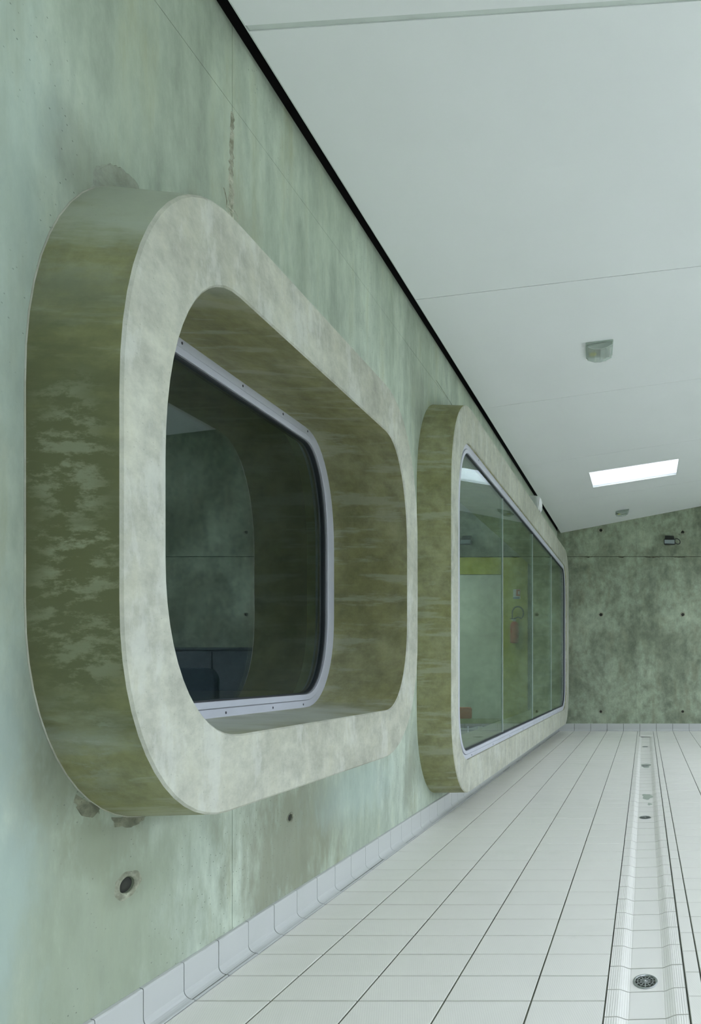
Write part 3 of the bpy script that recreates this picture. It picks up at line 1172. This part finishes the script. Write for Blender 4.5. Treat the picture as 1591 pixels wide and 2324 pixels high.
holes = {(1, ROOFLIGHT_T.index(r[2])) for r in RL}
ro = grid_slab('ceiling_slope', [1.2, RL[0][0], RL[0][1], 3.3, XR + 0.2], ROOFLIGHT_T, holes, rpoint, M['ceiling'])
tag(ro, 'white opposite slope of the ceiling pierced by unseen rooflights added for light', 'ceiling', 'structure')
for r in RL:
    zm = (zc(r[0]) + zc(r[1])) / 2 + 0.36
    ang = math.atan(0.54)
    portal(((r[0] + r[1]) / 2, (r[2] + r[3]) / 2, zm), (0, -ang, 0), (r[1] - r[0]) / math.cos(ang), r[3] - r[2])

# skylights in the boarded slope
def skylight(SK, label):
    sky = empty('skylight', ((SK[0] + SK[1]) / 2, (SK[2] + SK[3]) / 2, zc(0)))
    tag(sky, label, 'skylight')

    def sk_slab(name, scut, tcut, holes, off, mat):
        return child(grid_slab(name, scut, tcut, holes, cpoint(off), mat), sky)
    sk_slab('shaft', [SK[0] - 0.012, SK[0], SK[1], SK[1] + 0.012], [SK[2] - 0.012, SK[2], SK[3], SK[3] + 0.012], {(1, 1)}, (0.002, 0.30), M['white'])
    sk_slab('rim', [SK[0] - 0.006, SK[0] + 0.003, SK[1] - 0.003, SK[1] + 0.006], [SK[2] - 0.006, SK[2] + 0.003, SK[3] - 0.003, SK[3] + 0.006], {(1, 1)}, (-0.002, 0.004), M['white'])
    sk_slab('glass_pane', [SK[0] - 0.03, SK[1] + 0.03], [SK[2] - 0.03, SK[3] + 0.03], set(), (0.302, 0.312), M['glass_clear'])
    sm = (SK[0] + SK[1]) / 2
    portal((sm, (SK[2] + SK[3]) / 2 + CM * (sm - CEX), zc(sm) + 0.33), (0, -math.atan(CS), 0), SK[1] - SK[0], SK[3] - SK[2])
    return sky


skylight(SK, 'bright rectangular skylight set in the white ceiling')
skylight(SKN, 'large unseen skylight overhead, added to light the near floor')['kind'] = 'structure'

# ------------------------------------------------------------------ the glazed right side and the wall behind the camera
RWZ = zc(XR) + 0.1
GL = [(-4.4, -2.4), (-0.6, 1.2), (1.6, 4.0), (4.4, 6.8)]  # first opening is added behind the viewpoint to light camera-facing sides
tcut = sorted({YN, YB} | {q for g in GL for q in g})
zcut = [-0.06, 0.25, 2.7, RWZ]
wall_right = grid_slab('wall_right', tcut, zcut, {(tcut.index(g[0]), 1) for g in GL}, lambda s, t, side: (XR + 0.25 * side, s, t), M['wall_back'])
tag(wall_right, 'concrete wall with tall daylight windows opposite the surrounds', 'wall', 'structure')
for k, g in enumerate(GL):
    wn = empty('window_%d' % (k + 3), (XR + 0.1, (g[0] + g[1]) / 2, 0.25))
    tag(wn, ('unseen tall window added in the opposite wall, behind the viewpoint, for light', 'tall daylight window in the opposite wall beside the viewpoint', 'middle tall daylight window in the opposite wall', 'tall daylight window in the opposite wall nearest the end wall')[k], 'window', 'structure')
    for (a, b, c, d, nm) in ((g[0], g[1], 0.25, 0.31, 'rail'), (g[0], g[1], 2.64, 2.7, 'rail'), (g[0], g[0] + 0.06, 0.31, 2.64, 'stile'), (g[1] - 0.06, g[1], 0.31, 2.64, 'stile'), ((g[0] + g[1]) / 2 - 0.025, (g[0] + g[1]) / 2 + 0.025, 0.31, 2.64, 'mullion')):
        child(box(nm, XR + 0.08, XR + 0.14, a, b, c, d, M['alu']), wn)
    mid = (g[0] + g[1]) / 2
    for a, b in ((g[0] + 0.06, mid - 0.025), (mid + 0.025, g[1] - 0.06)):
        child(box('glass_pane', XR + 0.105, XR + 0.113, a, b, 0.31, 2.64, M['glass_clear']), wn)
    portal((XR + 0.27, mid, 1.475), (0, math.pi / 2, 0), 2.45, g[1] - g[0])
wall_front = box('wall_front', XW - 0.3, XR + 0.3, YN - 0.25, YN, -0.06, 6.0, M['wall_back'])
tag(wall_front, 'concrete wall behind the viewpoint', 'wall', 'structure')
ground = box('ground', XR + 0.3, 60, -50, 60, -0.3, -0.1, M['ground'])
tag(ground, 'pale gravel ground outside the windows', 'ground', 'structure')

# ------------------------------------------------------------------ rooms behind the windows
XI = XW - 0.28
def room(prefix, x0, x1, y0, y1, z0, z1, mat, labels):
    t = 0.1
    for nm, b, lab in ((prefix + '_floor', (x0, x1, y0, y1, z0 - t, z0), labels[0]), (prefix + '_ceiling', (x0, x1, y0, y1, z1, z1 + t), labels[1])):
        tag(box(nm, *b, mat), lab, 'floor' if 'floor' in nm else 'ceiling', 'structure')
    for nm, b, lab in (('wall_' + prefix + '_far', (x0 - t, x0, y0 - t, y1 + t, z0 - t, z1 + t), labels[2]),
                       ('wall_' + prefix + '_near', (x0, x1, y0 - t, y0, z0 - t, z1 + t), labels[3]),
                       ('wall_' + prefix + '_end', (x0, x1, y1, y1 + t, z0 - t, z1 + t), labels[4])):
        tag(box(nm, *b, mat), lab, 'wall', 'structure')


room('office', -4.2, XI, 0.5, 3.0, 0.0, 3.0, M['inner'], ('dark floor of the room behind the first window', 'dark ceiling of the room behind the first window', 'dim far wall of the room behind the first window', 'dim near wall of the room behind the first window', 'dim partition seen through the first window'))
room('lobby', -4.2, XI, 3.12, 8.30, 0.0, 4.40, M['inner'], ('floor of the room behind the long window', 'ceiling of the room behind the long window', 'far wall of the room behind the long window', 'near partition of the room behind the long window', 'end wall of the room behind the long window'))

# office: wooden desk top, charcoal cabinet, rounded chair back
desk = empty('desk', (-2.1, 2.3, 0))
tag(desk, 'brown wooden desk just inside the dark first window', 'desk')
child(box('desk_top', -2.55, XI - 0.02, 1.35, 2.98, 0.795, 0.832, M['wood'], bevel=0.004), desk)
for xx in (-2.5, XI - 0.1):
    for yy in (1.42, 2.88):
        child(box('leg', xx, xx + 0.05, yy, yy + 0.05, 0, 0.795, M['darkcab'], bevel=0.004), desk)
cab = empty('cabinet', (3.6, 7.6, 0))
tag(cab, 'long charcoal cabinet by the end wall, mirrored in the dark first window', 'cabinet')
child(box('body', 2.32, 4.90, 7.40, 7.85, 0.0, 1.21, M['darkcab'], bevel=0.006), cab)
child(box('top', 2.30, 4.92, 7.37, 7.86, 1.21, 1.243, M['darkcab'], bevel=0.004), cab)
for k in range(4):
    a = 2.34 + 0.64 * k
    d_ = child(box('door', a, a + 0.62, 7.382, 7.40, 0.08, 1.19, M['darkcab'], bevel=0.003), cab)
    box('handle', a + 0.56, a + 0.575, 7.36, 7.384, 0.65, 0.80, M['steel'], d_, bevel=0.002)
ch = empty('office_chair', (1.95, 6.0, 0))
tag(ch, 'dark blue swivel chair with rounded back, mirrored in the first window', 'chair')


def rounded_slab(name, w, h, d, r, mat, n=6):
    """upright slab with rounded outline, thickness d along x, width along y"""
    pts = []
    for cx_, cy_, a0 in ((w / 2 - r, h - r, 0), (-w / 2 + r, h - r, 1), (-w / 2 + r, r, 2), (w / 2 - r, r, 3)):
        for k in range(n + 1):
            a = (a0 + k / n) * math.pi / 2
            pts.append((cx_ + r * math.cos(a), cy_ + r * math.sin(a)))
    m = len(pts)
    cyy = h / 2
    verts, faces = [], []
    for x_, sc in ((-d / 2, 0.94), (-d / 2 + 0.012, 1.0), (d / 2 - 0.012, 1.0), (d / 2, 0.94)):
        verts += [(x_, a * sc, cyy + (b - cyy) * sc) for a, b in pts]
    for i in range(3):
        for j in range(m):
            faces.append((i * m + j, i * m + (j + 1) % m, (i + 1) * m + (j + 1) % m, (i + 1) * m + j))
    faces += [tuple(range(m - 1, -1, -1)), tuple(3 * m + j for j in range(m))]
    o = mk(name, verts, faces, mat, None, smooth=False)
    fix_normals(o.data)
    return o


b_ = rounded_slab('backrest', 0.66, 0.50, 0.06, 0.14, M['darkblue'])
b_.parent = ch
b_.location = (0.0, -0.20, 0.46)
b_.rotation_euler = (0, 0, math.radians(90))
s_ = rounded_slab('seat', 0.62, 0.50, 0.07, 0.10, M['darkblue'])
s_.parent = ch
s_.rotation_euler = (0, math.pi / 2, math.radians(90))
s_.location = (0.0, -0.22, 0.46)
tube('post', [(0, 0, 0.06), (0, 0, 0.43)], 0.025, M['black'], ch)
for k in range(5):
    a = k * 2 * math.pi / 5 + 0.3
    lg = tube('foot', [(0, 0, 0.09), (0.28 * math.cos(a), 0.28 * math.sin(a), 0.05)], 0.016, M['black'], ch)
    cs_ = lathe('castor', [(0.02, 0.0), (0.025, 0.02), (0.02, 0.045)], 12, M['black'], lg)
    cs_.location = (0.28 * math.cos(a), 0.28 * math.sin(a), 0.0)

# lobby: olive portal with a pale door, extinguisher with hose and sign, red chair, low table
YE = 8.30
dr = empty('door_1', (-2.7, YE, 0))
tag(dr, 'pale door in a wide olive painted portal behind the long window', 'door', 'structure')
def ip(px, py, Y=YE):
    return ((px - XV) / F * Y, H + (YV - py) / F * Y)


xr_, zt_ = ip(1198, 1266)
xl_, zd_ = ip(1142, 1304)
xm_, zm_ = ip(1170, 1266)
_, zc_ = ip(1198, 1290)
ol = [(-3.75, 0.0), (-3.75, zt_), (xm_, zt_), (xr_, zt_), (xr_, 0.0), (xl_, 0.0), (xl_, zd_), (-3.35, zd_), (-3.35, 0.0)]
verts = [(x_, YE - 0.03, z_) for x_, z_ in ol] + [(x_, YE - 0.001, z_) for x_, z_ in ol]
m = len(ol)
po_ = mk('portal', verts, [(0, 1, 7, 8), (1, 2, 6, 7), (2, 3, 6), (3, 4, 5, 6)] + [(i, (i + 1) % m, m + (i + 1) % m, m + i) for i in range(m)], M['olive'])
fix_normals(po_.data)
child(po_, dr)
lf = child(box('door_leaf', -3.345, xl_ - 0.006, YE - 0.02, YE - 0.002, 0.004, zd_ - 0.006, M['leaf'], bevel=0.003), dr)
box('handle', -3.28, -3.16, YE - 0.06, YE - 0.02, 1.02, 1.045, M['steel'], lf, bevel=0.005)

fx, fz = ip(1172, 1436)
ext = empty('fire_extinguisher', (fx, YE - 0.115, fz - 0.17))
tag(ext, 'dull red fire extinguisher hanging on the olive portal', 'extinguisher')
lathe('cylinder', [(0.03, 0.0), (0.062, 0.008), (0.066, 0.03), (0.066, 0.27), (0.055, 0.31), (0.025, 0.335)], 24, M['extred'], ext)
box('valve', -0.02, 0.02, -0.02, 0.02, 0.335, 0.37, M['steel'], ext, bevel=0.004)
box('lever', -0.07, 0.02, -0.01, 0.01, 0.372, 0.384, M['black'], ext, bevel=0.003)
hz = []
for k in range(16):
    a = math.pi * (1.05 - 1.35 * k / 15)
    hz.append((0.055 + 0.085 * math.cos(a), -0.02, 0.46 + 0.10 * math.sin(a)))
tube('hose', [(-0.03, -0.02, 0.36)] + hz + [(0.06, -0.03, 0.40), (0.0, -0.03, 0.375)], 0.011, M['rubber'], ext)
box('bracket', -0.015, 0.015, 0.06, 0.088, 0.12, 0.30, M['steel'], ext, bevel=0.003)
lathe('gauge', [(0.012, 0), (0.012, 0.012), (0.008, 0.014)], 14, M['white'], ext).location = (-0.03, -0.03, 0.35)

sx, sz = ip(1174, 1349)
sg = empty('safety_sign', (sx, YE - 0.034, sz))
tag(sg, 'small red and white safety sign above the extinguisher', 'sign')
box('card', -0.055, 0.055, 0.0, 0.004, -0.075, 0.075, M['paper'], sg)
box('red_field', -0.008, 0.053, -0.0012, 0.0, -0.03, 0.07, M['red'], sg)
box('pictogram', 0.022, 0.045, -0.002, -0.0012, -0.005, 0.045, M['paper'], sg)
box('blue_strip', -0.055, 0.045, -0.0012, 0.0, -0.075, -0.045, M['bluecard'], sg)

cx_, cz_ = ip(1050, 1634, 6.9)
rc = empty('red_chair', (cx_ - 0.05, 6.9, 0))
tag(rc, 'low chair with a dull red padded back behind the long window', 'chair')
bk = rounded_slab('backrest', 0.40, 0.165, 0.05, 0.03, M['red'])
bk.parent = rc
bk.rotation_euler = (0, 0, math.pi / 2)
bk.location = (-0.035, 0, cz_)
st = rounded_slab('seat', 0.40, 0.38, 0.04, 0.05, M['darkolive'])
st.parent = rc
st.rotation_euler = (0, math.pi / 2, math.pi / 2)
st.location = (-0.035, 0.02, 0.20)
for a in (-0.19, 0.12):
    for b2, top in ((0.0, cz_ + 0.06), (0.37, 0.19)):
        tube('leg', [(a, b2, 0.0), (a, b2, top)], 0.010, M['alu'], rc)
tb = empty('low_table', (-2.3, 6.3, 0))
tag(tb, 'low dark olive table beside the red chair behind the long window', 'table')
tz = H + (YV - 1642) / F * 6.0
xt1, _ = ip(1112, 1640, 6.0)
child(box('table_top', -3.0, xt1, 6.0, 6.6, tz - 0.03, tz, M['darkolive'], bevel=0.006), tb)
for xx in (-2.95, xt1 - 0.1):
    for yy in (6.05, 6.5):
        child(box('leg', xx, xx + 0.04, yy, yy + 0.04, 0, tz - 0.03, M['darkcab']), tb)

# unseen lamp added to light the lobby, hung low to leave its upper wall dark
lp = empty('lobby_fill_lamp', (-3.1, 6.4, 2.75))
tag(lp, 'unseen flat hanging lamp added to light the room behind the long window', 'lamp')
box('housing', -0.35, 0.35, -0.35, 0.35, -0.06, -0.001, M['white'], lp, bevel=0.006)
tube('cord', [(0, 0, -0.001), (0, 0, 1.65)], 0.006, M['black'], lp)
la = bpy.data.lights.new('lobby_fill_light', 'AREA')
la.size = 0.6
la.energy = 11
la.color = (0.95, 1.0, 0.9)
lo = bpy.data.objects.new('fill_lamp_light', la)
COL.objects.link(lo)
lo.parent = lp
lo.location = (0, 0, -0.07)

# ------------------------------------------------------------------ fittings
def ceil_at(px, py):
    dx, dz = (px - XV) / F, (YV - py) / F
    a = ZC0 - H - CS * CEX
    Y = a / (dz - CS * dx)
    return dx * Y, Y


def emergency_light(px, py, label):
    x_, y_ = ceil_at(px, py)
    e = empty('emergency_light', (x_, y_, zc(x_)))
    e.rotation_euler = (0, -math.atan(CS), math.atan(CM))
    tag(e, label, 'emergency light', group='emergency lights on the sloping ceiling')
    box('base_plate', -0.096, 0.096, -0.088, 0.088, -0.010, 0.0, M['cover'], e, bevel=0.002)
    # faceted clear cover, convex across, drawn out along the room
    arc = [(-0.090, -0.010), (-0.086, -0.028), (-0.040, -0.046), (0.0, -0.050), (0.040, -0.046), (0.086, -0.028), (0.090, -0.010)]
    n = len(arc)
    vs_, fs = [], []
    for yy in (-0.080, 0.080):
        for a, b in arc:
            vs_.append((a, yy, b))
    for j in range(n - 1):
        fs.append((j, j + 1, n + j + 1, n + j))
    fs += [tuple(range(n)), tuple(n + j for j in range(n - 1, -1, -1))]
    c = mk('cover', vs_, fs, M['cover'], e)
    fix_normals(c.data)
    rim = [(a * 1.004, b - 0.0008) for a, b in arc]
    for yy in (-0.080, 0.080):
        tube('cover_edge', [(a, yy, b) for a, b in rim], 0.0013, M['greybox'], c, n=6)
    tube('cover_seam', [(0.0, -0.080, -0.0505), (0.0, 0.080, -0.0505)], 0.0012, M['greybox'], c, n=6)
    box('gear_tray', -0.080, 0.080, -0.070, 0.070, -0.016, -0.0105, M['greybox'], e)
    box('battery', -0.010, 0.075, -0.060, 0.060, -0.036, -0.016, M['greybox'], e, bevel=0.004)
    box('lamp_tube', -0.070, -0.025, 0.005, 0.030, -0.030, -0.018, M['yellow'], e, bevel=0.004)
    return e


emergency_light(1360, 791, 'clear plastic emergency light high on the ceiling, nearer one')
emergency_light(1412, 1161, 'small emergency light on the ceiling close to the end wall')

# white box lamp on the left wall above the long window
YL = 5.86
zl = H + (YV - 1146) / F * YL
wl = empty('wall_lamp', (XW, YL, zl))
tag(wl, 'pale wall lamp with a domed white front above the long window', 'wall lamp')
box('body', 0.0, 0.165, -0.075, 0.075, -0.076, 0.080, M['greybox'], wl, bevel=0.006)
box('collar', 0.165, 0.188, -0.072, 0.072, -0.073, 0.077, M['white'], wl, bevel=0.005)
dm = lathe('domed_front', [(0.077, 0.0), (0.078, 0.004), (0.068, 0.011), (0.048, 0.017), (0.024, 0.020), (0.005, 0.021)], 32, M['white'], wl)
dm.rotation_euler = (0, math.pi / 2, 0)
dm.location = (0.188, 0, 0.002)

# black floodlight on the end wall with its cable loop
fxx, fzz = (1519 - XV) / F * 8.05, H + (YV - 1225) / F * 8.05
fl = empty('floodlight', (fxx, YB, fzz))
tag(fl, 'black floodlight with grey glass on the dark end wall', 'floodlight')
hv = [(-0.082, -0.15, -0.075), (0.088, -0.15, -0.080), (0.088, -0.13, -0.002), (-0.082, -0.13, 0.0),
      (-0.055, -0.03, -0.06), (0.060, -0.03, -0.06), (0.060, -0.03, 0.05), (-0.055, -0.03, 0.05)]
hs = mk('housing', hv, [(0, 3, 2, 1), (4, 5, 6, 7), (0, 1, 5, 4), (1, 2, 6, 5), (2, 3, 7, 6), (3, 0, 4, 7)], M['black'], fl)
fix_normals(hs.data)
vv = [(-0.068, -0.132, 0.0), (0.076, -0.132, -0.001), (0.070, -0.05, 0.076), (-0.062, -0.05, 0.078), (-0.068, -0.122, -0.004), (0.076, -0.122, -0.004), (0.070, -0.04, 0.070), (-0.062, -0.04, 0.070)]
vi = mk('visor', vv, [(0, 1, 2, 3), (7, 6, 5, 4), (0, 4, 5, 1), (1, 5, 6, 2), (2, 6, 7, 3), (3, 7, 4, 0)], M['black'], fl)
fix_normals(vi.data)
gv = [(-0.072, -0.1535, -0.066), (0.078, -0.1535, -0.070), (0.078, -0.1345, -0.008), (-0.072, -0.1345, -0.006)]
gl_ = mk('front_glass', gv + [(x_, y_ + 0.003, z_) for x_, y_, z_ in gv], BOXF, M['lens'], fl)
fix_normals(gl_.data)
tube('bracket', [(-0.062, -0.06, -0.01), (-0.062, -0.004, -0.01), (0.066, -0.004, -0.01), (0.066, -0.06, -0.01)], 0.006, M['black'], fl)
cb = [(0.125 + 0.044 * math.cos(t), -0.03 - 0.012 * math.sin(t), -0.005 + 0.037 * math.sin(t) - 0.012 * math.cos(t)) for t in [k * 2 * math.pi / 28 + math.pi for k in range(28)]]
tube('cable', cb, 0.0055, M['rubber'], fl, closed=True)

# bent wire left in the tie hole beside the floodlight
hx, hzz = 0.575, H + 2.075
tube_pts = [(hx, YB + 0.02, hzz - 0.01), (hx, YB - 0.012, hzz - 0.012), (hx - 0.004, YB - 0.018, hzz - 0.04), (hx - 0.025, YB - 0.018, hzz - 0.058), (hx - 0.048, YB - 0.016, hzz - 0.056), (hx - 0.060, YB - 0.012, hzz - 0.035)]
hk = tube('wire_hook', tube_pts, 0.0045, M['holerim'])
tag(hk, 'bent grey wire hook in the tie hole beside the floodlight', 'hook')
